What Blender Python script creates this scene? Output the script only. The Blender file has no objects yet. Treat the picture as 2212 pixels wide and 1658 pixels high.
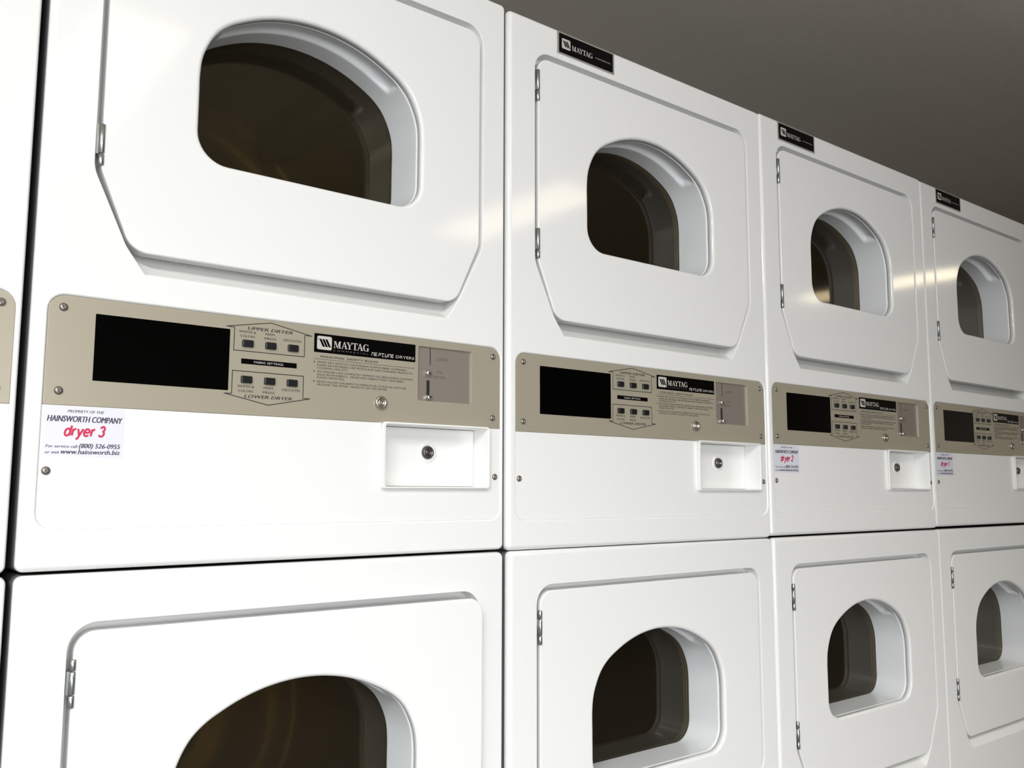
import bpy, bmesh, math, random
from mathutils import Vector, Matrix, geometry

random.seed(4)
SC = bpy.context.scene
COL = SC.collection

# ------------------------------------------------------------------ camera
def make_camera():
    f_px = 1965.57
    yaw, pitch, roll = 0.67309, 0.115656, 0.0023737
    sa, ca, sb, cb = math.sin(yaw), math.cos(yaw), math.sin(pitch), math.cos(pitch)
    fwd = Vector((sa * cb, ca * cb, sb))
    right0 = Vector((ca, -sa, 0))
    up0 = right0.cross(fwd)
    right = math.cos(roll) * right0 + math.sin(roll) * up0
    up = -math.sin(roll) * right0 + math.cos(roll) * up0
    cd = bpy.data.cameras.new('camera')
    cam = bpy.data.objects.new('camera', cd)
    COL.objects.link(cam)
    cd.sensor_fit = 'HORIZONTAL'
    cd.sensor_width = 36.0
    cd.lens = 36.0 * f_px / 2212.0
    cd.clip_start = 0.02
    m = Matrix.Identity(4)
    for i in range(3):
        m[i][0], m[i][1], m[i][2] = right[i], up[i], -fwd[i]
    m.translation = Vector((-0.206416, -1.141033, 0.09319))
    cam.matrix_world = m
    SC.camera = cam
make_camera()

# ------------------------------------------------------------------ light
SC.view_settings.view_transform = 'Standard'
SC.view_settings.look = 'None'
SC.view_settings.gamma = 1.0
SC.view_settings.use_curve_mapping = False
SC.view_settings.exposure = 0.0
SC.cycles.max_bounces = 10
SC.cycles.diffuse_bounces = 6
SC.cycles.caustics_reflective = False
SC.cycles.caustics_refractive = False
SC.cycles.sample_clamp_indirect = 4.0

W = bpy.data.worlds.new('sky')
SC.world = W
W.use_nodes = True
W.node_tree.nodes['Background'].inputs[0].default_value = (0.75, 0.88, 1.0, 1)
W.node_tree.nodes['Background'].inputs[1].default_value = 1.0

E0, E1, E2, E3, EDAY, ESIDE = 130.0, 34.0, 26.0, 12.0, 150.0, 30.0   # watts of the four ceiling lamps of the daylight at the glazed door and of the added side fill
CEIL = 1.475
FLOOR = -0.911
XL, XR = -3.2, 6.6
YF, YB = -4.6, 0.95
DOOR = (-2.50, 0.25, FLOOR, 1.10)     # glazed opening in the wall facing the dryers: x0, x1, z0, z1

def daylight():
    ld = bpy.data.lights.new('daylight', 'AREA')
    ld.shape = 'RECTANGLE'
    ld.size = DOOR[1] - DOOR[0] - 0.1
    ld.size_y = DOOR[3] - DOOR[2] - 0.1
    ld.energy = EDAY
    ld.color = (0.96, 0.97, 1.0)
    o = bpy.data.objects.new('daylight', ld)
    COL.objects.link(o)
    o.location = ((DOOR[0] + DOOR[1]) / 2, YF - 0.10, (DOOR[2] + DOOR[3]) / 2)
    o.rotation_euler = (math.radians(90), 0, 0)     # shines towards +Y, into the room
    return o
daylight()

FILLWIN = (-3.5, -1.3, 0.15, 1.33)       # unseen window added in the left wall for side fill: y0, y1, z0, z1
def side_fill():
    ld = bpy.data.lights.new('side_fill', 'AREA')  # added fill light from the left, brightens the window tunnels
    ld.shape = 'RECTANGLE'
    ld.size = FILLWIN[3] - FILLWIN[2] - 0.1
    ld.size_y = FILLWIN[1] - FILLWIN[0] - 0.1
    ld.energy = ESIDE
    ld.color = (0.97, 0.98, 1.0)
    o = bpy.data.objects.new('side_fill', ld)
    COL.objects.link(o)
    o.location = (XL - 0.10, (FILLWIN[0] + FILLWIN[1]) / 2, (FILLWIN[2] + FILLWIN[3]) / 2)
    o.rotation_euler = (0, math.radians(-90), 0)
side_fill()

# ------------------------------------------------------------------ materials
def new_mat(name):
    m = bpy.data.materials.new(name)
    m.use_nodes = True
    return m, m.node_tree, m.node_tree.nodes['Principled BSDF']

def mat(name, rgb, rough=0.5, metal=0.0, bump=None, spec=None, var=None):
    m, nt, p = new_mat(name)
    p.inputs['Base Color'].default_value = (*rgb, 1)
    p.inputs['Roughness'].default_value = rough
    p.inputs['Metallic'].default_value = metal
    if spec is not None:
        p.inputs['Specular IOR Level'].default_value = spec
    tc = nt.nodes.new('ShaderNodeTexCoord')
    if var:
        n = nt.nodes.new('ShaderNodeTexNoise'); n.inputs['Scale'].default_value = var[0]
        nt.links.new(tc.outputs['Object'], n.inputs['Vector'])
        mx = nt.nodes.new('ShaderNodeMix'); mx.data_type = 'RGBA'
        mx.inputs['A'].default_value = (*[c * (1 - var[1]) for c in rgb], 1)
        mx.inputs['B'].default_value = (*[min(1, c * (1 + var[1])) for c in rgb], 1)
        nt.links.new(n.outputs['Fac'], mx.inputs['Factor'])
        nt.links.new(mx.outputs['Result'], p.inputs['Base Color'])
    if bump:
        n = nt.nodes.new('ShaderNodeTexNoise'); n.inputs['Scale'].default_value = bump[0]
        nt.links.new(tc.outputs['Object'], n.inputs['Vector'])
        b = nt.nodes.new('ShaderNodeBump'); b.inputs['Strength'].default_value = bump[1]
        b.inputs['Distance'].default_value = bump[2]
        nt.links.new(n.outputs['Fac'], b.inputs['Height'])
        nt.links.new(b.outputs['Normal'], p.inputs['Normal'])
    return m

M_WHITE = mat('white_enamel', (0.84, 0.84, 0.82), 0.085, 0, bump=(2.2, 0.10, 0.004))
M_WHITE2 = mat('white_plastic', (0.84, 0.84, 0.82), 0.2)
M_INNER = mat('white_moulding', (0.84, 0.86, 0.86), 0.25)
M_BODY = mat('cabinet_side', (0.80, 0.80, 0.78), 0.3)
M_TAN = mat('champagne_panel', (0.43, 0.39, 0.30), 0.30, 0.25, bump=(900, 0.05, 0.0002))
M_STEEL = mat('brushed_steel', (0.34, 0.30, 0.26), 0.36, 0.45)
M_CHROME = mat('chrome', (0.70, 0.70, 0.70), 0.18, 1.0)
M_HINGE = mat('zinc_hinge', (0.42, 0.44, 0.44), 0.28, 0.9)
M_SCREW = mat('screw_steel', (0.26, 0.235, 0.21), 0.32, 0.8)
M_LOCK = mat('dark_lock_steel', (0.13, 0.115, 0.11), 0.25, 0.85)
M_LOCKB = mat('panel_lock_steel', (0.50, 0.45, 0.38), 0.25, 0.9)
M_GAPSHADE = mat('gap_shade_side', (0.22, 0.22, 0.23), 0.5, 0.2)  # dark side colour, shade of the gaps between cabinets put into it
M_BULK = mat('bulkhead_enamel', (0.055, 0.045, 0.030), 0.45, 0.2)
M_DARK = mat('dark_recess', (0.03, 0.025, 0.022), 0.6)
M_BLACK = mat('black_print', (0.012, 0.012, 0.012), 0.5)
M_GLOSSB = mat('black_display', (0.0005, 0.0005, 0.0005), 0.10, spec=0.20)
M_PLATE = mat('black_plate', (0.002, 0.002, 0.002), 0.22, spec=0.12)
M_BUTTON = mat('black_button', (0.010, 0.010, 0.011), 0.3)
M_LOGO = mat('logo_print', (0.52, 0.50, 0.45), 0.5)
M_DIM = mat('faint_print', (0.12, 0.11, 0.10), 0.5)
M_GREYP = mat('grey_print', (0.10, 0.09, 0.075), 0.6)
M_SILVER = mat('silver_border', (0.42, 0.42, 0.38), 0.4, 0.4)
M_PAPER = mat('sticker_paper', (0.72, 0.72, 0.79), 0.4)
M_INK = mat('sticker_ink', (0.05, 0.045, 0.07), 0.5)
M_RED = mat('sticker_red', (0.56, 0.015, 0.075), 0.5)
M_SLOT = mat('slot_dark', (0.01, 0.01, 0.01), 0.7)
M_DRUM = mat('drum_metal', (0.38, 0.32, 0.17), 0.42, 0.3, var=(5, 0.12))
M_DRUM2 = mat('drum_rib', (0.32, 0.26, 0.17), 0.4, 0.3)
M_CEIL = mat('ceiling_paint', (0.80, 0.75, 0.64), 0.9, bump=(160, 0.3, 0.002), var=(40, 0.05))
M_WALL = mat('wall_paint', (0.30, 0.285, 0.26), 0.85)
M_FLOOR = mat('floor_vinyl', (0.10, 0.095, 0.095), 0.4, var=(6, 0.1))
M_TRIM = mat('door_trim', (0.7, 0.7, 0.68), 0.4)

def glass_mat():
    m, nt, p = new_mat('smoked_glass')
    out = nt.nodes['Material Output']
    nt.nodes.remove(p)
    fr = nt.nodes.new('ShaderNodeFresnel'); fr.inputs['IOR'].default_value = 1.5
    tr = nt.nodes.new('ShaderNodeBsdfTransparent'); tr.inputs['Color'].default_value = (0.56, 0.50, 0.36, 1)
    gl = nt.nodes.new('ShaderNodeBsdfGlossy'); gl.inputs['Roughness'].default_value = 0.06
    gl.inputs['Color'].default_value = (0.9, 0.85, 0.75, 1)
    mx = nt.nodes.new('ShaderNodeMixShader')
    nt.links.new(fr.outputs[0], mx.inputs[0])
    nt.links.new(tr.outputs[0], mx.inputs[1])
    nt.links.new(gl.outputs[0], mx.inputs[2])
    df = nt.nodes.new('ShaderNodeBsdfDiffuse'); df.inputs['Color'].default_value = (0.30, 0.24, 0.13, 1)
    m2 = nt.nodes.new('ShaderNodeMixShader'); m2.inputs[0].default_value = 0.014
    nt.links.new(mx.outputs[0], m2.inputs[1]); nt.links.new(df.outputs[0], m2.inputs[2])
    nt.links.new(m2.outputs[0], out.inputs['Surface'])
    return m
M_GLASS = glass_mat()

def clear_glass():
    m, nt, p = new_mat('clear_glass')
    out = nt.nodes['Material Output']
    nt.nodes.remove(p)
    fr = nt.nodes.new('ShaderNodeFresnel'); fr.inputs['IOR'].default_value = 1.45
    tr = nt.nodes.new('ShaderNodeBsdfTransparent')
    gl = nt.nodes.new('ShaderNodeBsdfGlossy'); gl.inputs['Roughness'].default_value = 0.02
    mx = nt.nodes.new('ShaderNodeMixShader')
    nt.links.new(fr.outputs[0], mx.inputs[0]); nt.links.new(tr.outputs[0], mx.inputs[1]); nt.links.new(gl.outputs[0], mx.inputs[2])
    nt.links.new(mx.outputs[0], out.inputs['Surface'])
    return m
M_CLEAR = clear_glass()

def lamp_mat(strength):
    m, nt, p = new_mat('lamp_diffuser')
    p.inputs['Base Color'].default_value = (0.8, 0.8, 0.75, 1)
    p.inputs['Emission Color'].default_value = (1.0, 0.86, 0.60, 1)
    p.inputs['Emission Strength'].default_value = strength
    return m
M_LAMPS = [lamp_mat(v) for v in (3.0, 3.2, 4.8, 7.0)]

# ------------------------------------------------------------------ helpers
def link(name, bm, m, parent=None, label=None):
    me = bpy.data.meshes.new(name)
    bm.to_mesh(me); bm.free()
    me.materials.append(m)
    o = bpy.data.objects.new(name, me)
    COL.objects.link(o)
    if parent: o.parent = parent
    if label: o['label'] = label
    return o

def empty(name, loc=(0, 0, 0)):
    o = bpy.data.objects.new(name, None)
    o.empty_display_size = 0.1
    COL.objects.link(o); o.location = loc
    return o

def struct(o):
    o['kind'] = 'structure'
    return o

def rpoly(corners, seg=7, maxlen=0.03):
    """corners: CCW list of (x, z, radius) -> list of points with inward normals"""
    n = len(corners); P = []
    for i in range(n):
        p0 = Vector(corners[i - 1][:2]); p = Vector(corners[i][:2]); p2 = Vector(corners[(i + 1) % n][:2]); r = corners[i][2]
        d0 = (p - p0).normalized(); d1 = (p2 - p).normalized()
        turn = d0.x * d1.y - d0.y * d1.x
        ang = math.atan2(turn, d0.dot(d1))
        if r <= 0 or abs(ang) < 1e-4:
            P.append((p, (Vector((-d0.y, d0.x)) + Vector((-d1.y, d1.x))).normalized())); continue
        t = r * math.tan(abs(ang) / 2)
        a = p - d0 * t
        nrm0 = Vector((-d0.y, d0.x)) * (1 if ang > 0 else -1)
        c = a + nrm0 * r
        for k in range(seg + 1):
            th = ang * k / seg
            v = -nrm0
            v = Vector((v.x * math.cos(th) - v.y * math.sin(th), v.x * math.sin(th) + v.y * math.cos(th)))
            P.append((c + v * r, -v * (1 if ang > 0 else -1)))
    out = []
    for i, (p, nn) in enumerate(P):
        out.append((p, nn))
        q, n2 = P[(i + 1) % len(P)]
        L = (q - p).length
        if L > maxlen and nn.dot(n2) > 0.999:
            k = int(L / maxlen)
            for j in range(1, k + 1):
                out.append((p.lerp(q, j / (k + 1)), nn))
    return out

def rect(x0, z0, x1, z1, r, seg=7, maxlen=0.05):
    return rpoly([(x0, z0, r), (x1, z0, r), (x1, z1, r), (x0, z1, r)], seg, maxlen)

def strips(bm, outline, prof, sfun=None, yfun=None, flip=False):
    """prof: list of (inset, depth); builds rings and joins them; returns rings of verts"""
    rings = []
    for (s, y) in prof:
        ring = []
        for i, (p, n) in enumerate(outline):
            ss = sfun(i, p, s, y) if sfun else s
            q = p + n * ss
            yy = yfun(q, y) if yfun else y
            ring.append(bm.verts.new((q.x, yy, q.y)))
        rings.append(ring)
    N = len(outline)
    for a, b in zip(rings, rings[1:]):
        for i in range(N):
            j = (i + 1) % N
            f = bm.faces.new((a[i], a[j], b[j], b[i]) if not flip else (a[i], b[i], b[j], a[j]))
            f.smooth = True
    return rings

def inside(pt, poly):
    x, y = pt; c = False; n = len(poly)
    for i in range(n):
        x0, y0 = poly[i]; x1, y1 = poly[i - 1]
        if (y0 > y) != (y1 > y) and x < (x1 - x0) * (y - y0) / (y1 - y0) + x0:
            c = not c
    return c

def fill(bm, outer, holes=(), extra=(), smooth=False, back=False):
    """triangulate between vert loops; extra: loose verts to include"""
    loops = [outer] + list(holes)
    vs = []; es = []
    for lp in loops:
        b = len(vs); vs += lp
        es += [(b + i, b + (i + 1) % len(lp)) for i in range(len(lp))]
    vs += list(extra)
    co = [Vector((v.co.x, v.co.z)) for v in vs]
    r = geometry.delaunay_2d_cdt(co, es, [], 0, 1e-7)
    overts, _, faces, ov = r[0], r[1], r[2], r[3]
    mp = [vs[o[0]] if o else None for o in ov]
    polys = [[(v.co.x, v.co.z) for v in lp] for lp in loops]
    for f in faces:
        if any(mp[i] is None for i in f): continue
        cx = sum(overts[i].x for i in f) / len(f); cy = sum(overts[i].y for i in f) / len(f)
        if not inside((cx, cy), polys[0]) or any(inside((cx, cy), h) for h in polys[1:]): continue
        vv = [mp[i] for i in f]
        if back: vv = vv[::-1]
        try: nf = bm.faces.new(vv)
        except ValueError: continue
        nf.smooth = smooth

def fillet(r, n=5, s0=0.0, y0=0.0):
    """convex front edge rolling from the face into depth"""
    return [(s0 + r * math.sin(math.pi / 2 * k / n), y0 + r * (1 - math.cos(math.pi / 2 * k / n))) for k in range(n + 1)]

def edge_out(r, n=5, y0=0.0):
    """outer edge, from side (y0+r, inset 0) to face (y0, inset r)"""
    return [(r * (1 - math.cos(math.pi / 2 * k / n)), y0 + r * (1 - math.sin(math.pi / 2 * k / n))) for k in range(n + 1)]

def plate(bm, outline, y, thick, r=0.0006, holes=(), n=3):
    """flat plate with softened edge, face at depth y; holes are loops of verts at depth y"""
    prof = [(0, y + thick)] + edge_out(r, n, y)
    rg = strips(bm, outline, prof)
    fill(bm, rg[-1], holes)
    return rg

def box(bm, x0, x1, y0, y1, z0, z1):
    v = [bm.verts.new((x, y, z)) for x in (x0, x1) for y in (y0, y1) for z in (z0, z1)]
    for f in ((0, 1, 3, 2), (4, 6, 7, 5), (0, 4, 5, 1), (2, 3, 7, 6), (0, 2, 6, 4), (1, 5, 7, 3)):
        bm.faces.new([v[i] for i in f])

def disc(bm, cx, cz, prof, n=28):
    """surface of revolution about the Y axis; prof: list (radius, y)"""
    rings = []
    for (r, y) in prof:
        if r <= 1e-6:
            rings.append([bm.verts.new((cx, y, cz))]); continue
        rings.append([bm.verts.new((cx + r * math.cos(2 * math.pi * k / n), y, cz + r * math.sin(2 * math.pi * k / n))) for k in range(n)])
    for a, b in zip(rings, rings[1:]):
        for i in range(n):
            j = (i + 1) % n
            if len(b) == 1: f = bm.faces.new((a[i], a[j], b[0]))
            elif len(a) == 1: f = bm.faces.new((a[0], b[j], b[i]))
            else: f = bm.faces.new((a[i], a[j], b[j], b[i]))
            f.smooth = True

def ngon(bm, pts, y):
    vs = [bm.verts.new((p[0], y, p[1])) for p in pts]
    es = [(i, (i + 1) % len(vs)) for i in range(len(vs))]
    r = geometry.delaunay_2d_cdt([Vector(p) for p in pts], es, [], 1, 1e-8)
    for f in r[2]:
        bm.faces.new([vs[r[3][i][0]] for i in f])

def line(bm, pts, w, y, closed=False):
    """printed line of width w"""
    P = [Vector(p) for p in pts]
    if closed: P.append(P[0])
    y0 = y; n = len(P)
    def ext(i):                      # how far a segment runs past vertex i so that the corner closes
        if i == 0 or i == n - 1: return w * 0.5 if not closed else w * 0.5
        d0 = (P[i] - P[i - 1]).normalized(); d1 = (P[i + 1] - P[i]).normalized()
        c = max(-1.0, min(1.0, d0.dot(d1)))
        return min(w * 0.5, w * 0.5 * math.tan(math.acos(c) / 2))
    for i in range(n - 1):
        y = y0 - 0.000003 * (len(bm.faces) % 23)
        a, b = P[i], P[i + 1]
        d = (b - a).normalized(); nn = Vector((-d.y, d.x)) * w / 2
        ea = d * (w * .02 if i == 0 else ext(i)); eb = d * (w * .02 if i == n - 2 else ext(i + 1))
        q = [a - ea - nn, b + eb - nn, b + eb + nn, a - ea + nn]
        bm.faces.new([bm.verts.new((v.x, y, v.y)) for v in q])

_tc = {}
def text_raw(body, bold, shear, spacing):
    key = (body, bold, shear, spacing)
    if key in _tc: return _tc[key]
    cu = bpy.data.curves.new('t', 'FONT')
    cu.body = body; cu.size = 1.0; cu.offset = bold; cu.shear = shear; cu.space_character = spacing
    cu.resolution_u = 3; cu.fill_mode = 'FRONT'
    o = bpy.data.objects.new('t', cu)
    COL.objects.link(o)
    dg = bpy.context.evaluated_depsgraph_get()
    me = bpy.data.meshes.new_from_object(o.evaluated_get(dg))
    vs = [v.co.copy() for v in me.vertices]; fs = [tuple(p.vertices) for p in me.polygons]
    bpy.data.objects.remove(o); bpy.data.curves.remove(cu); bpy.data.meshes.remove(me)
    _tc[key] = (vs, fs)
    return _tc[key]

CAPH = 0.729   # cap height of the built-in font at size 1
def text(bm, body, x0, x1, zb, cap, y, bold=0.0, shear=0.0, spacing=1.0, slope=0.0):
    """print body between x0 and x1 with its baseline at zb and capital height cap"""
    vs, fs = text_raw(body, 0.0, shear, spacing)
    if not vs: return
    mn = min(v.x for v in vs); mx = max(v.x for v in vs)
    if x1 is None: sx = cap / CAPH
    else: sx = (x1 - x0) / (mx - mn)
    sz = cap / CAPH
    shifts = [0.0] if bold <= 0 else [-bold, 0.0, bold]      # heavier weight: the glyphs printed three times, slightly apart
    for k, dxx in enumerate(shifts):
        nv = [bm.verts.new((x0 + (v.x - mn) * sx + dxx * sz, y - 0.000004 * k, zb + v.y * sz + slope * (v.x - mn) * sx)) for v in vs]
        for f in fs:
            try: bm.faces.new([nv[i] for i in f])
            except ValueError: pass

# hand drawn serif capitals of the badge name, unit height, strokes as polygons
def serif_letter(ch):
    T, t, s = 0.20, 0.07, 0.05     # thick, thin, serif
    def serif(x0, x1, z): return [(x0, z), (x1, z), (x1, z + s), (x0, z + s)]
    if ch == 'M':
        return 1.12, [[(0.10, 0), (0.10 + t, 0), (0.10 + t, 1), (0.10, 1)], [(0.10, 1), (0.10 + T + .04, 1), (0.62, 0.0), (0.52, 0.0)],
                      [(0.52, 0), (0.62, 0.0), (0.92, 1), (0.82, 1)], [(0.82, 0), (0.82 + T, 0), (0.82 + T, 1), (0.82, 1)],
                      serif(0, .28, 0), serif(.70, 1.12, 0), serif(0, .3, 1 - s), serif(.82, 1.12, 1 - s)]
    if ch == 'A':
        return 0.98, [[(0.10, 0), (0.10 + t, 0), (0.52, 1), (0.42, 1)], [(0.42, 1), (0.54, 1), (0.90, 0), (0.90 - T - .03, 0)],
                      [(0.24, 0.30), (0.72, 0.30), (0.72, 0.36), (0.24, 0.36)], serif(0, .28, 0), serif(.55, 0.98, 0)]
    if ch == 'Y':
        return 0.96, [[(0.38, 0), (0.38 + T, 0), (0.38 + T, 0.5), (0.38, 0.5)], [(0.08, 1), (0.08 + T + .03, 1), (0.58, 0.46), (0.38, 0.46)],
                      [(0.50, 0.46), (0.58, 0.46), (0.88, 1), (0.80, 1)], serif(.26, .72, 0), serif(0, .40, 1 - s), serif(.68, 0.96, 1 - s)]
    if ch == 'T':
        return 0.86, [[(0.33, 0), (0.33 + T, 0), (0.33 + T, 1), (0.33, 1)], [(0, 1 - .07), (0.86, 1 - .07), (0.86, 1), (0, 1)],
                      [(0, .74), (.04, .74), (.12, .94), (0, .94)], [(.82, .74), (.86, .74), (.86, .94), (.74, .94)], serif(.2, .66, 0)]
    if ch == 'G':
        out = []; N = 16
        def pt(a, rx, rz, ox): return (0.46 + ox + rx * math.cos(a), 0.5 + rz * math.sin(a))
        a0, a1 = math.radians(48), math.radians(318)
        for k in range(N):
            b0 = a0 + (a1 - a0) * k / N; b1 = a0 + (a1 - a0) * (k + 1) / N
            out.append([pt(b0, .46, .52, 0), pt(b1, .46, .52, 0), pt(b1, .27, .46, 0.02), pt(b0, .27, .46, 0.02)])
        out += [[(0.66, 0.02), (0.66 + T, 0.02), (0.66 + T, 0.42), (0.66, 0.42)], serif(.52, .96, .40), [(.78, .68), (.82, .68), (.82, 1), (.78, 1)]]
        return 0.98, out

def serif_word(bm, word, x0, x1, zb, cap, y):
    L = []; x = 0
    kern = {'MA': -.02, 'AY': -.24, 'YT': -.12, 'TA': -.16, 'AG': -.08}
    for i, ch in enumerate(word):
        w, ps = serif_letter(ch)
        L.append((x, ps)); x += w + 0.06 + (kern.get(word[i:i + 2], 0))
    tot = x - 0.06
    for ox, ps in L:
        for k, p in enumerate(ps):
            ngon(bm, [(x0 + (ox + a) * (x1 - x0) / tot, zb + b * cap) for a, b in p], y - 0.000004 * (k % 5))

def emblem(bmw, bmk, x0, z0, x1, z1, y):
    """rounded square with four slanting bars"""
    o = rect(x0, z0, x1, z1, (x1 - x0) * 0.12, 4, 1)
    ngon(bmw, [tuple(p) for p, n in o], y)
    w, h = x1 - x0, z1 - z0
    zt, zb_ = z0 + h * 0.78, z0 + h * 0.22
    for k in range(3):
        xa = x0 + w * (0.14 + 0.20 * k)
        ngon(bmk, [(xa, zt), (xa + w * 0.155, zt), (xa + w * 0.40, zb_), (xa + w * 0.245, zb_)], y - 0.00008)
    ngon(bmk, [(x0, zt), (x0 + w * .2, zt), (x0 + w * .2, zt - h * .03), (x0, zt - h * .03)], y - 0.00008)
    ngon(bmk, [(x1 - w * .2, zb_), (x1, zb_), (x1, zb_ + h * .03), (x1 - w * .2, zb_ + h * .03)], y - 0.00008)

# ------------------------------------------------------------------ outlines of the dryer front (metres, x from the seam, z from the base)
UW0, UW1, UZ0, UZ1 = 0.0022, 0.6876, 0.0, 0.9030
PC = 0.3500
def pocket_outline():
    return rpoly([(0.1265, 0.3520, 0.012), (0.5730, 0.3520, 0.012), (0.5975, 0.3880, 0.05), (0.6420, 0.4770, 0.045), (0.6420, 0.8470, 0.032),
                  (0.0600, 0.8470, 0.032), (0.0600, 0.4770, 0.045), (0.1010, 0.3880, 0.05)], 8, 0.012)
def door_outline():
    return rpoly([(0.1075, 0.3820, 0.030), (0.5915, 0.3820, 0.030), (0.6360, 0.4800, 0.040), (0.6360, 0.8375, 0.024),
                  (0.0671, 0.8375, 0.024), (0.0671, 0.4800, 0.040)], 9, 0.02)
def window_outline():
    R = 0.24; c = 0.354
    half = [(d, 0.759 - R + math.sqrt(R * R - d * d)) for d in (0, .03, .06, .09, .118, .138)]
    half += [(.1545, .6990), (.1665, .6780), (.1740, .6560), (.1765, .6320), (.1765, .6080)]
    pts = [(half[1][0] * -1, half[1][1])] + half
    out = []
    for i in range(1, len(pts) - 1):
        p0, p1, p2 = pts[i - 1], pts[i], pts[i + 1]
        p3 = pts[i + 2] if i + 2 < len(pts) else (pts[i + 1][0], pts[i + 1][1] - .024)
        for k in range(5):
            t = k / 5
            out.append(tuple(0.5 * (2 * p1[a] + (p2[a] - p0[a]) * t + (2 * p0[a] - 5 * p1[a] + 4 * p2[a] - p3[a]) * t * t + (3 * p1[a] - p0[a] - 3 * p2[a] + p3[a]) * t ** 3) for a in (0, 1)))
    out.append((.1765, .608)); out.append((.1765, .585))
    r = 0.046; zb = 0.5105
    for k in range(10):
        a = math.pi / 2 * k / 9
        out.append((.1765 - r + r * math.cos(a), zb + r - r * math.sin(a)))
    for x in (.10, .06, .02): out.append((x, zb))
    right = out                                    # from top centre down the right to the bottom
    loop = [(c + x, z) for x, z in right] + [(c - x, z) for x, z in reversed(right) if x > 1e-6]
    loop = loop[::-1]                              # CCW
    P = [Vector(p) for p in loop]; res = []
    for i, p in enumerate(P):
        d = (P[(i + 1) % len(P)] - P[i - 1]).normalized()
        res.append((p, Vector((-d.y, d.x))))
    return res

WIN = window_outline()
POCKET_D = 0.045
def ramp(z):
    t = (z - 0.3545) / (0.389 - 0.3545)
    t = max(0.0, min(1.0, t))
    r = 0.55 * t + 0.45 * math.sin(t * math.pi / 2)
    u = max(0.0, min(1.0, (z - 0.392) / 0.03))
    return r * (1 - 0.40 * u * u * (3 - 2 * u))

def build_cabinet(upper):
    bm = bmesh.new()
    outer = rect(UW0, UZ0, UW1, UZ1, 0.009, 6, 0.08)
    rg = strips(bm, outer, [(0.0, 0.74), (0.0, 0.0105)] + [(0.0044 * (1 - math.cos(math.pi / 2 * k / 6)) , 0.009 * (1 - math.sin(math.pi / 2 * k / 6))) for k in range(7)],
                sfun=lambda i, p, s, y: s * (1.85 - 0.85 * min(1.0, max(0.0, (p.x - 0.01) / 0.66))))
    bk = rg[0]
    bm.faces.new(bk[::-1])
    bm.faces.ensure_lookup_table()
    for f in bm.faces:
        if f.calc_center_median().y > 0.03: f.material_index = 1  # sides and back take the colour that darkens the gaps
    # door pocket
    pk = pocket_outline()
    prof = [(-0.0012, 0), (-0.0006, 0.0002), (-0.0002, 0.0006), (0, 0.0013), (0.0002, 0.004), (0.0006, POCKET_D - .004), (0.0018, POCKET_D - .001), (0.005, POCKET_D)]
    def yf(q, y): return y * ramp(q.y)
    r2 = strips(bm, pk, prof, yfun=yf)
    # floor of the pocket with the ramp rows
    win = strips(bm, WIN, [(-0.012, POCKET_D * .60), (-0.012, 0.10)])
    extra = []
    poly = [(v.co.x, v.co.z) for v in r2[-1]]
    for k in range(16):
        z = 0.3575 + 0.0042 * k
        for i in range(60):
            x = 0.100 + 0.008 * i
            if inside((x, z), poly) and inside((x - .004, z), poly) and inside((x + .004, z), poly):
                extra.append(bm.verts.new((x, POCKET_D * ramp(z), z)))
    fill(bm, r2[-1], [win[0]], extra, smooth=True)
    holes = [r2[0]]
    if upper:
        rec = rect(0.0190, 0.0470, 0.6805, 0.3185, 0.019, 7, 0.05)
        r3 = strips(bm, rec, [(-0.0022, 0), (-0.0015, 0.0002), (-0.0007, 0.0009), (0, 0.0017), (0.0003, 0.0030), (0.0008, 0.0080)])
        holes.append(r3[0])
        cb = rect(0.4660, 0.0960, 0.6530, 0.1880, 0.003, 3, 0.05)
        h = strips(bm, cb, [(0, 0.0080), (0, 0.04)])
        fill(bm, r3[-1], [h[0]])
    fill(bm, rg[-1], holes)
    return bm

def build_door_panel():
    bm = bmesh.new()
    do = door_outline()
    rg = strips(bm, do, [(0.003, 0.021), (0, 0.0205), (0, 0.003)] + edge_out(0.0020, 5, 0.0))
    w = strips(bm, WIN, fillet(0.0055, 7) + [(0.0055, 0.0125), (0.0035, 0.0135), (-0.004, 0.0135)])
    fill(bm, rg[-1], [w[0]])
    wb = strips(bm, WIN, [(-0.004, 0.0135), (-0.006, 0.021)])
    fill(bm, rg[0], [wb[-1]], back=True)
    return bm

def build_bezel():
    bm = bmesh.new()
    def sf(i, p, s, y):
        # finger recess moulded into the arched top of the tunnel
        dx = abs(p.x - 0.354)
        if p.y < 0.66: return s
        m = max(0.0, min(1.0, (0.142 - dx) / 0.014)); m = m * m * (3 - 2 * m)
        a = max(0.0, min(1.0, (y - 0.0175) / 0.004)); b = max(0.0, min(1.0, (0.052 - y) / 0.012))
        g = min(a, b); g = g * g * (3 - 2 * g)
        return s - 0.011 * m * g
    prof = [(-0.003, 0.0142), (0.0035, 0.0142), (0.0052, 0.0150)]
    y = 0.0175
    while y < 0.0875:
        prof.append((0.0058, y)); y += 0.0025
    prof += [(0.0058, 0.090)]
    strips(bm, WIN, prof, sfun=sf)
    return bm

def build_glass():
    bm = bmesh.new()
    a = strips(bm, WIN, [(0.0050, 0.0880), (0.0050, 0.0910)])
    fill(bm, a[0]); fill(bm, a[1], back=True)
    return bm

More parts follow.
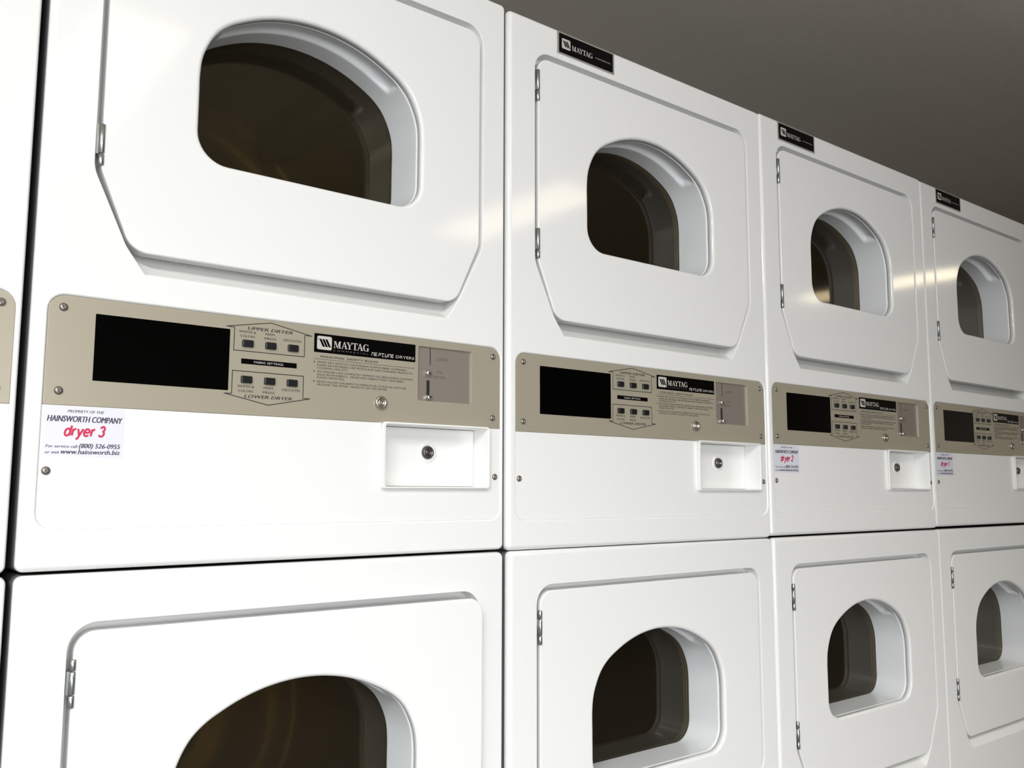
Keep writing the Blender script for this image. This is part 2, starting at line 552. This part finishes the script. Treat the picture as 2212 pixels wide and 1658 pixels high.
def build_hinge(x, z0, z1, splits):
    bm = bmesh.new()
    zs = [z0] + splits + [z1]
    r = 0.0036
    for k in range(len(zs) - 1):
        a, b = zs[k] + 0.0004, zs[k + 1] - 0.0004
        n = 14; rings = []
        for (rr, z) in ((r * .75, a), (r, a + .0006), (r, b - .0006), (r * .75, b)):
            rings.append([bm.verts.new((x + rr * math.cos(2 * math.pi * i / n), 0.0010 + rr * math.sin(2 * math.pi * i / n), z)) for i in range(n)])
        for p, q in zip(rings, rings[1:]):
            for i in range(n):
                f = bm.faces.new((p[i], p[(i + 1) % n], q[(i + 1) % n], q[i])); f.smooth = True
        bm.faces.new(rings[0][::-1]); bm.faces.new(rings[-1])
        if k % 2 == 0: box(bm, x, x + 0.0062, 0.0005, 0.0025, a, b)
        else: box(bm, x - 0.0060, x, 0.0030, 0.0050, a, b)
    box(bm, x - .001, x + .001, 0, .002, z0 + .001, z1 - .001)
    return bm

def build_drum():
    bm = bmesh.new()
    cx, cz, R = 0.350, 0.575, 0.295
    # front bulkhead ring, drum skin with rolled beads, stepped back wall
    disc(bm, cx, cz, [(R - .012, 0.126), (R, 0.130), (R, 0.20), (R - .006, 0.206), (R, 0.212), (R, 0.36), (R - .006, 0.366), (R, 0.372), (R, 0.60),
                      (0.27, 0.612), (0.25, 0.600), (0.235, 0.612), (0.20, 0.612), (0.19, 0.602), (0.12, 0.602), (0.11, 0.612), (0.05, 0.612), (0.045, 0.59), (0.0, 0.59)], 64)
    return bm

def build_bulkhead():
    bm = bmesh.new()
    disc(bm, 0.350, 0.575, [(0.322, 0.100), (0.322, 0.122), (0.288, 0.122), (0.280, 0.116), (0.262, 0.116), (0.256, 0.122), (0.245, 0.122), (0.245, 0.106)], 64)
    return bm

def build_baffle(ang):
    bm = bmesh.new()
    cx, cz, R = 0.350, 0.575, 0.295
    er = Vector((math.cos(ang), math.sin(ang))); et = Vector((-er.y, er.x))
    prof = [(-.045, 0.0), (-.02, .045), (0, .058), (.02, .045), (.045, 0.0)]
    rings = []
    for y, k in ((0.15, .55), (0.19, 1), (0.55, 1), (0.595, .6)):
        ring = []
        for (t, h) in prof:
            p = Vector((cx, cz)) + er * (R - .004 - h * k) + et * t
            ring.append(bm.verts.new((p.x, y, p.y)))
        rings.append(ring)
    for a, b in zip(rings, rings[1:]):
        for i in range(len(prof) - 1):
            f = bm.faces.new((a[i], a[i + 1], b[i + 1], b[i])); f.smooth = True
    bm.faces.new(rings[0]); bm.faces.new(rings[-1][::-1])
    return bm

def build_screw(x, z, y):
    bm = bmesh.new()
    r = 0.0050
    disc(bm, x, z, [(r, y + .0005), (r, y - .0004), (r * .9, y - .0014), (r * .65, y - .0023), (r * .42, y - .0026), (r * .40, y - .0026), (r * .36, y - .0008), (r * .12, y - .0008), (r * .10, y - .0020), (0, y - .0020)], 18)
    return bm

PY = 0.0018      # depth of the panel faces

def build_panel():
    bm = bmesh.new()
    o = rpoly([(0.0194, 0.1893, 0.001), (0.6801, 0.1893, 0.001), (0.6801, 0.3181, 0.0186), (0.0194, 0.3181, 0.0186)], 8, 0.05)
    h = rect(0.5250, 0.2252, 0.6240, 0.3075, 0.003, 4, 0.05)
    hh = strips(bm, h, [(0, PY), (0.0002, PY + .0004), (0.0004, PY + 0.0030), (0.0006, PY + 0.0034)])
    rg = strips(bm, o, [(0, 0.0042)] + edge_out(0.0006, 3, PY))
    fill(bm, rg[-1], [hh[0]])
    return bm

def build_service_panel():
    bm = bmesh.new()
    o = rpoly([(0.0193, 0.0473, 0.0187), (0.6802, 0.0473, 0.0187), (0.6802, 0.1890, 0.001), (0.6540, 0.1890, 0.0), (0.6540, 0.0965, 0.0), (0.4640, 0.0965, 0.0), (0.4640, 0.1890, 0.0), (0.0193, 0.1890, 0.001)], 8, 0.05)
    rg = strips(bm, o, [(0, 0.0042)] + edge_out(0.00025, 3, PY))
    fill(bm, rg[-1])
    return bm

def build_coin_box():
    bm = bmesh.new()
    o = rect(0.4613, 0.0945, 0.6560, 0.1905, 0.006, 6, 0.05)
    a = strips(bm, o, [(0, PY + .0006), (0, -0.0045)] + [(0.0016 * (1 - math.cos(math.pi / 2 * k / 4)), -0.0045 - 0.0016 * math.sin(math.pi / 2 * k / 4)) for k in range(5)])
    i = rect(0.4680, 0.0975, 0.6515, 0.1870, 0.0030, 5, 0.05)
    b = strips(bm, i, [(-0.0014, -0.0061), (-0.0006, -0.0057), (0, -0.0044), (0.0002, 0.0325)])
    fill(bm, a[-1], [b[0]])
    return bm

def build_cash_door():
    bm = bmesh.new()
    o = rect(0.4686, 0.0981, 0.6509, 0.1862, 0.0022, 4, 0.05)
    rg = strips(bm, o, [(0, 0.036)] + edge_out(0.0008, 3, 0.0318))
    fill(bm, rg[-1])
    return bm

def build_lock(x, z, y, r, proud):
    bm = bmesh.new()
    p = proud
    disc(bm, x, z, [(r, y + .0003), (r, y - p * .5), (r * .88, y - p), (r * .62, y - p), (r * .56, y - p * .55), (r * .50, y - p * .55), (r * .46, y - p * .95), (r * .34, y - p * .95),
                    (r * .31, y - p * .2), (r * .17, y - p * .2), (r * .15, y - p * .8), (0, y - p * .8)], 28)
    return bm

def build_lock_ring(x, z, y):
    bm = bmesh.new()
    disc(bm, x, z, [(0.0165, y + .0002), (0.0160, y - .0009), (0.0108, y - .0012), (0.0100, y - .0002)], 32)
    return bm

def build_button(x, z):
    bm = bmesh.new()
    o = rect(x - .0072, z - .0047, x + .0078, z + .0047, 0.0014, 4, 1)
    rg = strips(bm, o, [(0, PY + .0002), (0, PY - .0026)] + [(0.0012 * (1 - math.cos(math.pi / 2 * k / 3)), PY - .0026 - 0.0012 * math.sin(math.pi / 2 * k / 3)) for k in range(4)])
    fill(bm, rg[-1])
    return bm

def build_panel_print():
    """everything printed black on the champagne panel"""
    bm = bmesh.new(); y = PY - 0.00012; w = 0.00105
    line(bm, [(.2411, .3035), (.2307, .3037), (.2912, .3146), (.3507, .3030), (.3405, .3030), (.3405, .2733), (.2408, .2733), (.2411, .3035)], w, y)
    line(bm, [(.2402, .2162), (.2402, .2465), (.3402, .2465), (.3402, .2162), (.3503, .2160), (.2908, .2038), (.2303, .2162), (.2402, .2162)], w, y)
    text(bm, 'UPPER DRYER', .2592, .3224, .3022, .0044, y, 0.028, 0.25)
    text(bm, 'LOWER DRYER', .2572, .3240, .2120, .0044, y, 0.028, 0.25)
    for (zt, z1, z2, z3) in ((0, .2974, .2916, .2922), (1, .2252, .2192, .2246)):
        text(bm, 'WHITES &', .2473, .2705, z1, .0031, y, 0.014)
        text(bm, 'COLORS', .2489, .2692, z2, .0031, y, 0.014)
        text(bm, 'PERM.', .2836, .2980, z1 - .0002, .0031, y, 0.014)
        text(bm, 'PRESS', .2826, .2990, z2 - .0002, .0031, y, 0.014)
        text(bm, 'DELICATES', .3098, .3355, z3, .0031, y, 0.014)
    text(bm, 'PERSONAL SAFETY RULES', .3642, .4563, .2748, .0031, y, 0.028, 0.25)
    line(bm, [(.3549, .2724), (.5185, .2724)], .0005, y)
    rules = [('NEVER DRY ARTICLES CONTAINING FOAM RUBBER, FLAMMABLE', .5049, .2670), ('FUMES OR MATERIALS LIKE PETROLEUM AND CLEANING PRODUCTS', .5150, .2628),
             ('COOKING OILS, ETC.', .4080, .2588), ('NO WASHER CAN COMPLETELY REMOVE OILS (INCLUDING COOKING', .5152, .2538),
             ('OILS) FROM FABRICS.  NEVER DRY FABRICS THAT HAVE BEEN', .5000, .2496), ('SOILED WITH OILS.', .4030, .2456),
             ('NEVER ALLOW CHILDREN TO OPERATE OR TO PLAY IN, WITH OR', .5045, .2398), ('AROUND THE DRYER.  NEVER SIT ON THE DRYER.', .4720, .2358)]
    for s, x1, z in rules:
        text(bm, s, .3602, x1, z, .0028, y, 0.010)
    for z in (.2683, .2551, .2412):
        c = [(.3556 + .0010 * math.cos(a * math.pi / 5), z + .0010 * math.sin(a * math.pi / 5)) for a in range(10)]
        ngon(bm, c, y)
    return bm

def build_fabric_bar():
    bm = bmesh.new()
    ngon(bm, [(.2515, .2563), (.3297, .2563), (.3297, .2632), (.2515, .2632)], PY - .00015)
    return bm
def build_fabric_text():
    bm = bmesh.new()
    text(bm, 'FABRIC SETTINGS', .2690, .3102, .2583, .0029, PY - .0003)
    return bm

def strokes(bm, word, x0, x1, zb, cap, y):
    """wide rounded techno lettering drawn as strokes"""
    G = {'N': [[(0, 0), (.12, 1), (.72, 1), (.6, 0)]], 'E': [[(.6, 1), (.1, 1), (0, 0), (.55, 0)], [(.05, .5), (.5, .5)]], 'P': [[(.1, 1), (.65, 1), (.58, .48), (.1, .48)], [(.06, .5), (0, 0)]],
         'T': [[(.0, 1), (.66, 1)], [(.30, 1), (.22, 0), (.58, 0)]], 'U': [[(.12, 1), (0, 0), (.6, 0), (.72, 1)]]}
    L = []; x = 0
    for ch in word:
        L.append((x, G[ch])); x += 0.92
    tot = x - .2; k = (x1 - x0) / tot
    for ox, ss in L:
        for s in ss:
            line(bm, [(x0 + (ox + a) * k, zb + b * cap) for a, b in s], cap * 0.19, y)

def build_plate_art(parent):
    y = PY - 0.0005
    bw = bmesh.new(); bk = bmesh.new(); bd = bmesh.new()
    emblem(bw, bk, .3588, .2860, .3815, .3050, y)
    serif_word(bw, 'MAYTAG', .3845, .4410, .2902, .0098, y)
    strokes(bw, 'NEPTUNE', .4452, .4828, .2851, .0044, y)
    text(bd, 'COMMERCIAL', .3836, .4395, .2855, .0022, y, 0, 0, 1.6)
    text(bw, 'DRYERS', .4858, .5177, .2852, .0042, y)
    link('logo_lettering', bw, M_LOGO, parent, 'pale emblem and maker name')
    link('logo_bars', bk, M_PLATE, parent)
    link('faint_lettering', bd, M_DIM, parent, 'dim small lettering')

def build_badge(bx):
    """small black name badge; bx is its left end"""
    bm = bmesh.new()
    o = rect(bx, .8575, bx + .1405, .8990, .0010, 3, 1)
    rg = strips(bm, o, [(0, .0003), (0, -.0007), (.0003, -.0010)])
    fill(bm, rg[-1])
    badge = link('name_badge', bm, M_SILVER)
    b2 = bmesh.new()
    o = rect(bx + .0040, .8605, bx + .1365, .8960, .0010, 3, 1)
    rg = strips(b2, o, [(0, -.0008), (0, -.0013), (.0002, -.0015)])
    fill(b2, rg[-1])
    link('badge_face', b2, M_PLATE, badge, 'black face')
    bw = bmesh.new(); bk = bmesh.new()
    emblem(bw, bk, bx + .0100, .8690, bx + .0305, .8878, -.0017)
    serif_word(bw, 'MAYTAG', bx + .0340, bx + .0850, .8715, .0095, -.0017)
    text(bw, 'COMMERCIAL', bx + .0915, bx + .1305, .8748, .0022, -.0017)
    link('badge_lettering', bw, M_LOGO, badge)
    link('badge_bars', bk, M_PLATE, badge)
    return badge

def hand_word(bm, word, x0, x1, zb, cap, y, shear):
    """bold slanted sans lettering built from strokes; heights in units of the small letters"""
    def arc(cx, cz, rx, rz, a0, a1, n=14):
        return [(cx + rx * math.cos(math.radians(a0 + (a1 - a0) * k / n)), cz + rz * math.sin(math.radians(a0 + (a1 - a0) * k / n))) for k in range(n + 1)]
    G = {'d': (.86, [arc(.40, .5, .32, .43, 0, 360, 22), [(.74, .09), (.74, 1.30)]]),
         'r': (.56, [[(.10, .09), (.10, .93)], [(.10, .58)] + arc(.42, .55, .32, .35, 160, 80, 6)]),
         'y': (.78, [[(.06, .93), (.38, .08)], [(.72, .93), (.36, -.02), (.25, -.27), (.06, -.29)]]),
         'e': (.84, [[(.10, .50), (.74, .50)], arc(.42, .5, .34, .43, 0, 318, 20)]),
         ' ': (.34, []),
         '1': (.60, [[(.10, .98), (.26, 1.06), (.42, 1.28)], [(.42, 1.28), (.42, .08)]]),
         '2': (.76, [arc(.38, .93, .29, .36, 170, -35, 12) + [(.10, .10)], [(.10, .10), (.70, .10)]]),
         '3': (.76, [arc(.36, .98, .27, .31, 165, -80, 12), arc(.36, .40, .31, .33, 85, -160, 14)])}
    wid = sum(G[c][0] + .10 for c in word) - .10
    k = (x1 - x0) / (wid + 1.3 * shear)
    u = cap / 1.38
    ox = 0
    for c in word:
        w, ss = G[c]
        for st in ss:
            line(bm, [(x0 + (ox + a) * k + shear * bz * u, zb + bz * u) for a, bz in st], .245 * u, y)
        ox += w + .10

def build_sticker(num, parent):
    bm = bmesh.new()
    ngon(bm, [(.0206, .1300), (.1095, .1297), (.1100, .1885), (.0208, .1887)], PY - .00015)
    st = link('service_sticker', bm, M_PAPER, parent, 'white paper sticker reading dryer %d' % num)
    y = PY - .0003
    b = bmesh.new()
    text(b, 'PROPERTY OF THE', .0463, .0862, .1811, .0033, y, 0.02, .22)
    text(b, 'HAINSWORTH COMPANY', .0252, .1072, .1703, .0072, y, 0.032, .22)
    text(b, 'For service call', .0250, .0590, .1402, .0036, y, 0.02, .22)
    text(b, '(800) 526-0955', .0606, .1062, .1402, .0056, y, 0.030, .22)
    text(b, 'or visit', .0248, .0400, .1332, .0036, y, 0.02, .22)
    text(b, 'www.hainsworth.biz', .0415, .1063, .1332, .0056, y, 0.030, .22)
    link('sticker_text', b, M_INK, st)
    b = bmesh.new()
    hand_word(b, 'dryer ' + str(num), .0430, .0893, .1535, .0132, y, .22)
    link('sticker_number', b, M_RED, st, 'red number lettering')
    return st

def build_coin_plate(parent):
    y = PY + 0.0034
    bm = bmesh.new()
    ngon(bm, [(.5245, .2247), (.6245, .2247), (.6245, .3080), (.5245, .3080)], y)
    cp = link('coin_plate', bm, M_STEEL, parent, 'grey steel coin plate')
    b = bmesh.new()
    ngon(b, [(.5480, .2805), (.5495, .2805), (.5490, .3060), (.5475, .3060)], y - .0001)
    link('coin_slot', b, M_SLOT, cp)
    b = bmesh.new()
    ngon(b, [(.5425, .2330), (.5480, .2330), (.5480, .2570), (.5425, .2570)], y - .0001)
    link('lever_slot', b, M_SLOT, cp)
    b = bmesh.new()
    text(b, 'QUARTERS', .5600, .5810, .2886, .0046, y - .0001)
    text(b, 'COIN', .5598, .5718, .2688, .0042, y - .0001)
    text(b, 'RETURN', .5556, .5762, .2611, .0042, y - .0001)
    link('coin_lettering', b, M_GREYP, cp)
    b = bmesh.new()
    disc(b, .5440, .2678, [(.0052, y), (.0048, y - .004), (.0040, y - .0055), (.0022, y - .0062), (0, y - .0062)], 20)
    disc(b, .5400, .2678, [(.0020, y), (.0018, y - .003), (0, y - .0035)], 12)
    link('return_knob', b, M_CHROME, cp)
    b = bmesh.new()
    o = rect(.5405, .2275, .5500, .2345, .0022, 4, 1)
    rg = strips(b, o, [(0, y), (0.0003, y - .005), (.0012, y - .0068), (.0022, y - .0074)])
    fill(b, rg[-1])
    link('return_lever', b, M_CHROME, cp)
    return cp

# ------------------------------------------------------------------ prototype dryers
def base_dryer(upper):
    root = empty('upper_dryer' if upper else 'lower_dryer')
    cab = link('cabinet', build_cabinet(upper), M_WHITE, root)
    cab.data.materials.append(M_GAPSHADE)
    door = link('door', build_door_panel(), M_WHITE, root)
    link('window_bezel', build_bezel(), M_INNER, door, 'moulded white window tunnel')
    link('window_glass', build_glass(), M_GLASS, door, 'dark smoked glass')
    if upper:
        link('hinge', build_hinge(0.0668, 0.7575, 0.8139, [0.7766]), M_HINGE, door)
        link('hinge', build_hinge(0.0668, 0.4812, 0.5338, [0.4962]), M_HINGE, door)
    else:
        link('hinge', build_hinge(0.0672, 0.7530, 0.8075, [0.7675, 0.7940]), M_HINGE, door)
        link('hinge', build_hinge(0.0672, 0.4770, 0.5315, [0.4915, 0.5180]), M_HINGE, door)
    dr = link('drum', build_drum(), M_DRUM, root)
    link('front_bulkhead', build_bulkhead(), M_BULK, root)
    for k in range(3):
        link('drum_baffle', build_baffle(math.radians(50 + 120 * k)), M_DRUM2, dr)
    return root

def find(root, name):
    for c in root.children:
        if c.name.split('.')[0] == name: return c

up = base_dryer(True)
low = base_dryer(False)

pn = link('control_panel', build_panel(), M_TAN, up, 'champagne coloured control panel')
b = bmesh.new()
rg = strips(b, rect(.0711, .2200, .2353, .3001, .0008, 3, .05), [(0, PY + .0002), (0, PY - .0003), (.0003, PY - .0005)])
fill(b, rg[-1])
link('display_window', b, M_GLOSSB, pn, 'blank black display')
for z in (.2833, .2357):
    for x in (.2588, .2908, .3229):
        link('button', build_button(x, z), M_BUTTON, pn, 'small black push button')
link('panel_print', build_panel_print(), M_BLACK, pn)
link('settings_bar', build_fabric_bar(), M_PLATE, pn)
link('settings_text', build_fabric_text(), M_LOGO, pn)
b = bmesh.new()
rg = strips(b, rect(.3547, .2818, .5198, .3082, .0010, 3, .05), [(0, PY + .0002), (0, PY - .0002), (.0002, PY - .0003)])
fill(b, rg[-1])
np_ = link('name_plate', b, M_PLATE, up, 'black name plate')
build_plate_art(np_)
build_coin_plate(up)
for x, z in ((.0355, .3037), (.0353, .2058), (.6655, .3037), (.6652, .2058)):
    link('screw', build_screw(x, z, PY), M_SCREW, pn)
link('panel_lock', build_lock(.4616, .2176, PY, .0098, .0045), M_LOCKB, pn, 'round key lock')
sp = link('service_panel', build_service_panel(), M_WHITE2, up, 'plain white lower panel')
for x, z in ((.0271, .1135), (.6702, .1132)):
    link('screw', build_screw(x, z, PY), M_SCREW, sp)
cb = link('coin_box', build_coin_box(), M_WHITE2, up, 'white coin box frame')
link('cash_door', build_cash_door(), M_WHITE2, cb)
link('lock_collar', build_lock_ring(.5630, .1495, .0318), M_WHITE2, cb)
link('cash_lock', build_lock(.5630, .1495, .0318, .0100, .0050), M_LOCK, cb, 'round key lock')

# ------------------------------------------------------------------ the rows
def copy_tree(o, parent=None):
    c = o.copy(); COL.objects.link(c)
    if parent: c.parent = parent
    for ch in list(o.children): copy_tree(ch, c)
    return c

PITCH = 0.690
OFF = {-1: (-.0030, -.0011, .0074), 0: (0, 0, 0), 1: (.0015, -.0024, -.0013), 2: (-.0023, .0003, -.0020), 3: (0, .0025, .0021)}
LOWX = {-1: 0, 0: 0, 1: .0040, 2: .0045, 3: .0040}
UP_L = {-1: 'upper white dryer cut off at the left edge of the view, champagne panel corner showing',
        0: 'nearest upper white dryer, its white sticker reading dryer 3 under the panel',
        1: 'upper white dryer without any number sticker, between dryer 3 and dryer 2',
        2: 'upper white dryer whose white sticker reads dryer 2, lamp glint in its window',
        3: 'farthest upper white dryer at right, its small sticker reading dryer 1'}
LO_L = {-1: 'lower white dryer at the left edge, only a thin strip of its side showing',
        0: 'nearest lower white dryer with its door slightly ajar, under dryer 3',
        1: 'lower white dryer beneath the upper one that has no number sticker',
        2: 'lower white dryer directly beneath the one stickered dryer 2',
        3: 'farthest lower white dryer at right, beneath the one stickered dryer 1'}
BADGE = {-1: .11, 0: .11, 1: .1100, 2: .0670, 3: .0850}
STICK = {0: 3, 2: 2, 3: 1}
LOW_DZ = -0.9065

ups = {}; lows = {}
for c in range(-1, 4):
    dx, dz, dy = OFF[c]
    u = up if c == -1 else copy_tree(up)
    l = low if c == -1 else copy_tree(low)
    u.location = (c * PITCH + dx, dy, dz + 0.0025)
    l.location = (c * PITCH + dx * 0.5 + LOWX[c], dy, LOW_DZ)
    u['label'] = UP_L[c]; l['label'] = LO_L[c]
    for o, g in ((u, 'upper dryers of the stacked row'), (l, 'lower dryers of the stacked row')):
        o['category'] = 'dryer'; o['group'] = g
    ups[c] = u; lows[c] = l
# the outlines were measured from the seam between the rows, so parts sit 2.5 mm lower than the cabinet base
for c in ups:
    for ch in ups[c].children:
        ch.location.z -= 0.0025 if ch.type == 'MESH' else 0
for c in lows:
    bd = None
for c, bx in BADGE.items():
    bd = build_badge(bx); bd.parent = ups[c]; bd.location.z = -0.0025
for c, n in STICK.items():
    st = build_sticker(n, ups[c]); st.location.z = -0.0025

# the nearest lower door stands ajar: turned about its hinge line
d = find(lows[0], 'door')
th = math.radians(-1.6)
h = Vector((0.0672, 0.001, 0))
Rm = Matrix.Rotation(th, 3, 'Z')
d.rotation_euler = (0, 0, th)
d.location = h - Rm @ h

# ------------------------------------------------------------------ the room
def slab(name, x0, x1, y0, y1, z0, z1, m):
    b = bmesh.new(); box(b, x0, x1, y0, y1, z0, z1)
    bmesh.ops.recalc_face_normals(b, faces=b.faces)
    return struct(link(name, b, m))

T = 0.12
slab('floor', XL - T, XR + T, YF - T, YB + T, FLOOR - T, FLOOR, M_FLOOR)
slab('wall_back', XL - T, XR + T, YB, YB + T, FLOOR, CEIL, M_WALL)

def wall_left():
    b = bmesh.new()
    y0, y1, z0, z1 = FILLWIN
    box(b, XL - T, XL, YF, y0, FLOOR, CEIL)
    box(b, XL - T, XL, y1, YB, FLOOR, CEIL)
    box(b, XL - T, XL, y0, y1, FLOOR, z0)
    box(b, XL - T, XL, y0, y1, z1, CEIL)
    bmesh.ops.recalc_face_normals(b, faces=b.faces)
    struct(link('wall_left', b, M_WALL))
    b = bmesh.new(); w = 0.05
    for a in (y0, y1 - w, (y0 + y1 - w) / 2): box(b, XL - .06, XL - .02, a, a + w, z0, z1)
    for a in (z0, z1 - w): box(b, XL - .058, XL - .022, y0 + w, y1 - w, a, a + w)
    bmesh.ops.recalc_face_normals(b, faces=b.faces)
    o = struct(link('fill_window_1', b, M_TRIM))  # frame of the window added to carry the side fill
    b = bmesh.new(); box(b, XL - .043, XL - .037, y0 + w, y1 - w, z0 + w, z1 - w)
    bmesh.ops.recalc_face_normals(b, faces=b.faces)
    link('fill_window_pane', b, M_CLEAR, o)
wall_left()
slab('wall_right', XR, XR + T, YF, YB, FLOOR, CEIL, M_WALL)

def wall_front():
    b = bmesh.new()
    x0, x1, z0, z1 = DOOR
    box(b, XL - T, x0, YF - T, YF, FLOOR, CEIL)
    box(b, x1, XR + T, YF - T, YF, FLOOR, CEIL)
    box(b, x0, x1, YF - T, YF, z1, CEIL)
    bmesh.ops.recalc_face_normals(b, faces=b.faces)
    struct(link('wall_front', b, M_WALL))
wall_front()

def glazed_door():
    x0, x1, z0, z1 = DOOR
    b = bmesh.new(); w = 0.06; ya, yb = YF - 0.06, YF - 0.02
    for a in ((x0, x0 + w, z0, z1), (x1 - w, x1, z0, z1), ((x0 + x1) / 2 - w / 2, (x0 + x1) / 2 + w / 2, z0, z1)):
        box(b, a[0], a[1], ya, yb, a[2], a[3])
    for za, zb in ((z0, z0 + 0.12), (z1 - w, z1)):
        box(b, x0 + w, x1 - w, ya + .002, yb - .002, za, zb)
    bmesh.ops.recalc_face_normals(b, faces=b.faces)
    o = struct(link('door_1', b, M_TRIM))
    g = bmesh.new(); box(g, x0 + w, x1 - w, YF - 0.043, YF - 0.037, z0 + .12, z1 - w)
    bmesh.ops.recalc_face_normals(g, faces=g.faces)
    link('door_glass', g, M_CLEAR, o)
glazed_door()

LAMPS = [(-1.75, -1.43, -3.05, -1.50), (0.395, 0.675, -3.05, -1.50), (2.42, 2.74, -2.85, -1.80), (5.36, 5.70, -2.65, -1.45)]
def ceiling():
    b = bmesh.new()
    xs = [XL - T]
    for a, c, y0, y1 in LAMPS: xs += [a, c]
    xs.append(XR + T)
    for i in range(0, len(xs), 2):
        box(b, xs[i], xs[i + 1], YF - T, YB + T, CEIL, CEIL + T)
    for a, c, y0, y1 in LAMPS:
        box(b, a, c, YF - T, y0, CEIL, CEIL + T)
        box(b, a, c, y1, YB + T, CEIL, CEIL + T)
    bmesh.ops.remove_doubles(b, verts=b.verts, dist=1e-5)
    bmesh.ops.recalc_face_normals(b, faces=b.faces)
    struct(link('ceiling', b, M_CEIL))
ceiling()

LL = ['recessed ceiling lamp at the left end of the room, facing the leftmost dryers', 'recessed ceiling lamp nearest the glazed door, over the dryer 3 end of the room', 'recessed ceiling lamp in the middle of the room, facing dryer 2', 'recessed ceiling lamp at the far right end of the room']
# light of the tubes: power, cut-off angle of the louvre, colour
TUBES = dict(zip(LL, [(E0, math.radians(180), (0.955, 0.97, 1.0)), (E1, math.radians(122), (0.96, 0.97, 1.0)), (E2, math.radians(122), (1.0, 0.97, 0.92)), (E3, math.radians(122), (1.0, 0.96, 0.9))]))
for (x0, x1, LY0, LY1), lab, M_LAMP in zip(LAMPS, LL, M_LAMPS):
    root = empty('ceiling_lamp', ((x0 + x1) / 2, (LY0 + LY1) / 2, CEIL))
    root['label'] = lab; root['category'] = 'lamp'; root['group'] = 'recessed ceiling lamps'
    hx, hy = (x1 - x0) / 2, (LY1 - LY0) / 2
    b = bmesh.new()
    for a in ((-hx - .01, -hx + .012, -hy - .01, hy + .01), (hx - .012, hx + .01, -hy - .01, hy + .01)): box(b, a[0], a[1], a[2], a[3], -.006, 0)
    for a in ((-hx + .012, hx - .012, -hy - .01, -hy + .012), (-hx + .012, hx - .012, hy - .012, hy + .01)): box(b, a[0], a[1], a[2], a[3], -.006, 0)
    link('lamp_frame', b, M_TRIM, root)
    b = bmesh.new(); box(b, -hx + .002, hx - .002, -hy + .002, hy - .002, .012, .02)
    bmesh.ops.recalc_face_normals(b, faces=b.faces)
    link('lamp_diffuser', b, M_LAMP, root)

    ld = bpy.data.lights.new('tube_light', 'AREA'); ld.shape = 'RECTANGLE'
    ld.size = hx * 2 - .02; ld.size_y = hy * 2 - .02
    ld.energy, ld.spread, ld.color = TUBES[lab]
    lo = bpy.data.objects.new('tube_light', ld); COL.objects.link(lo)
    lo.location = (0, 0, .008); lo.parent = root
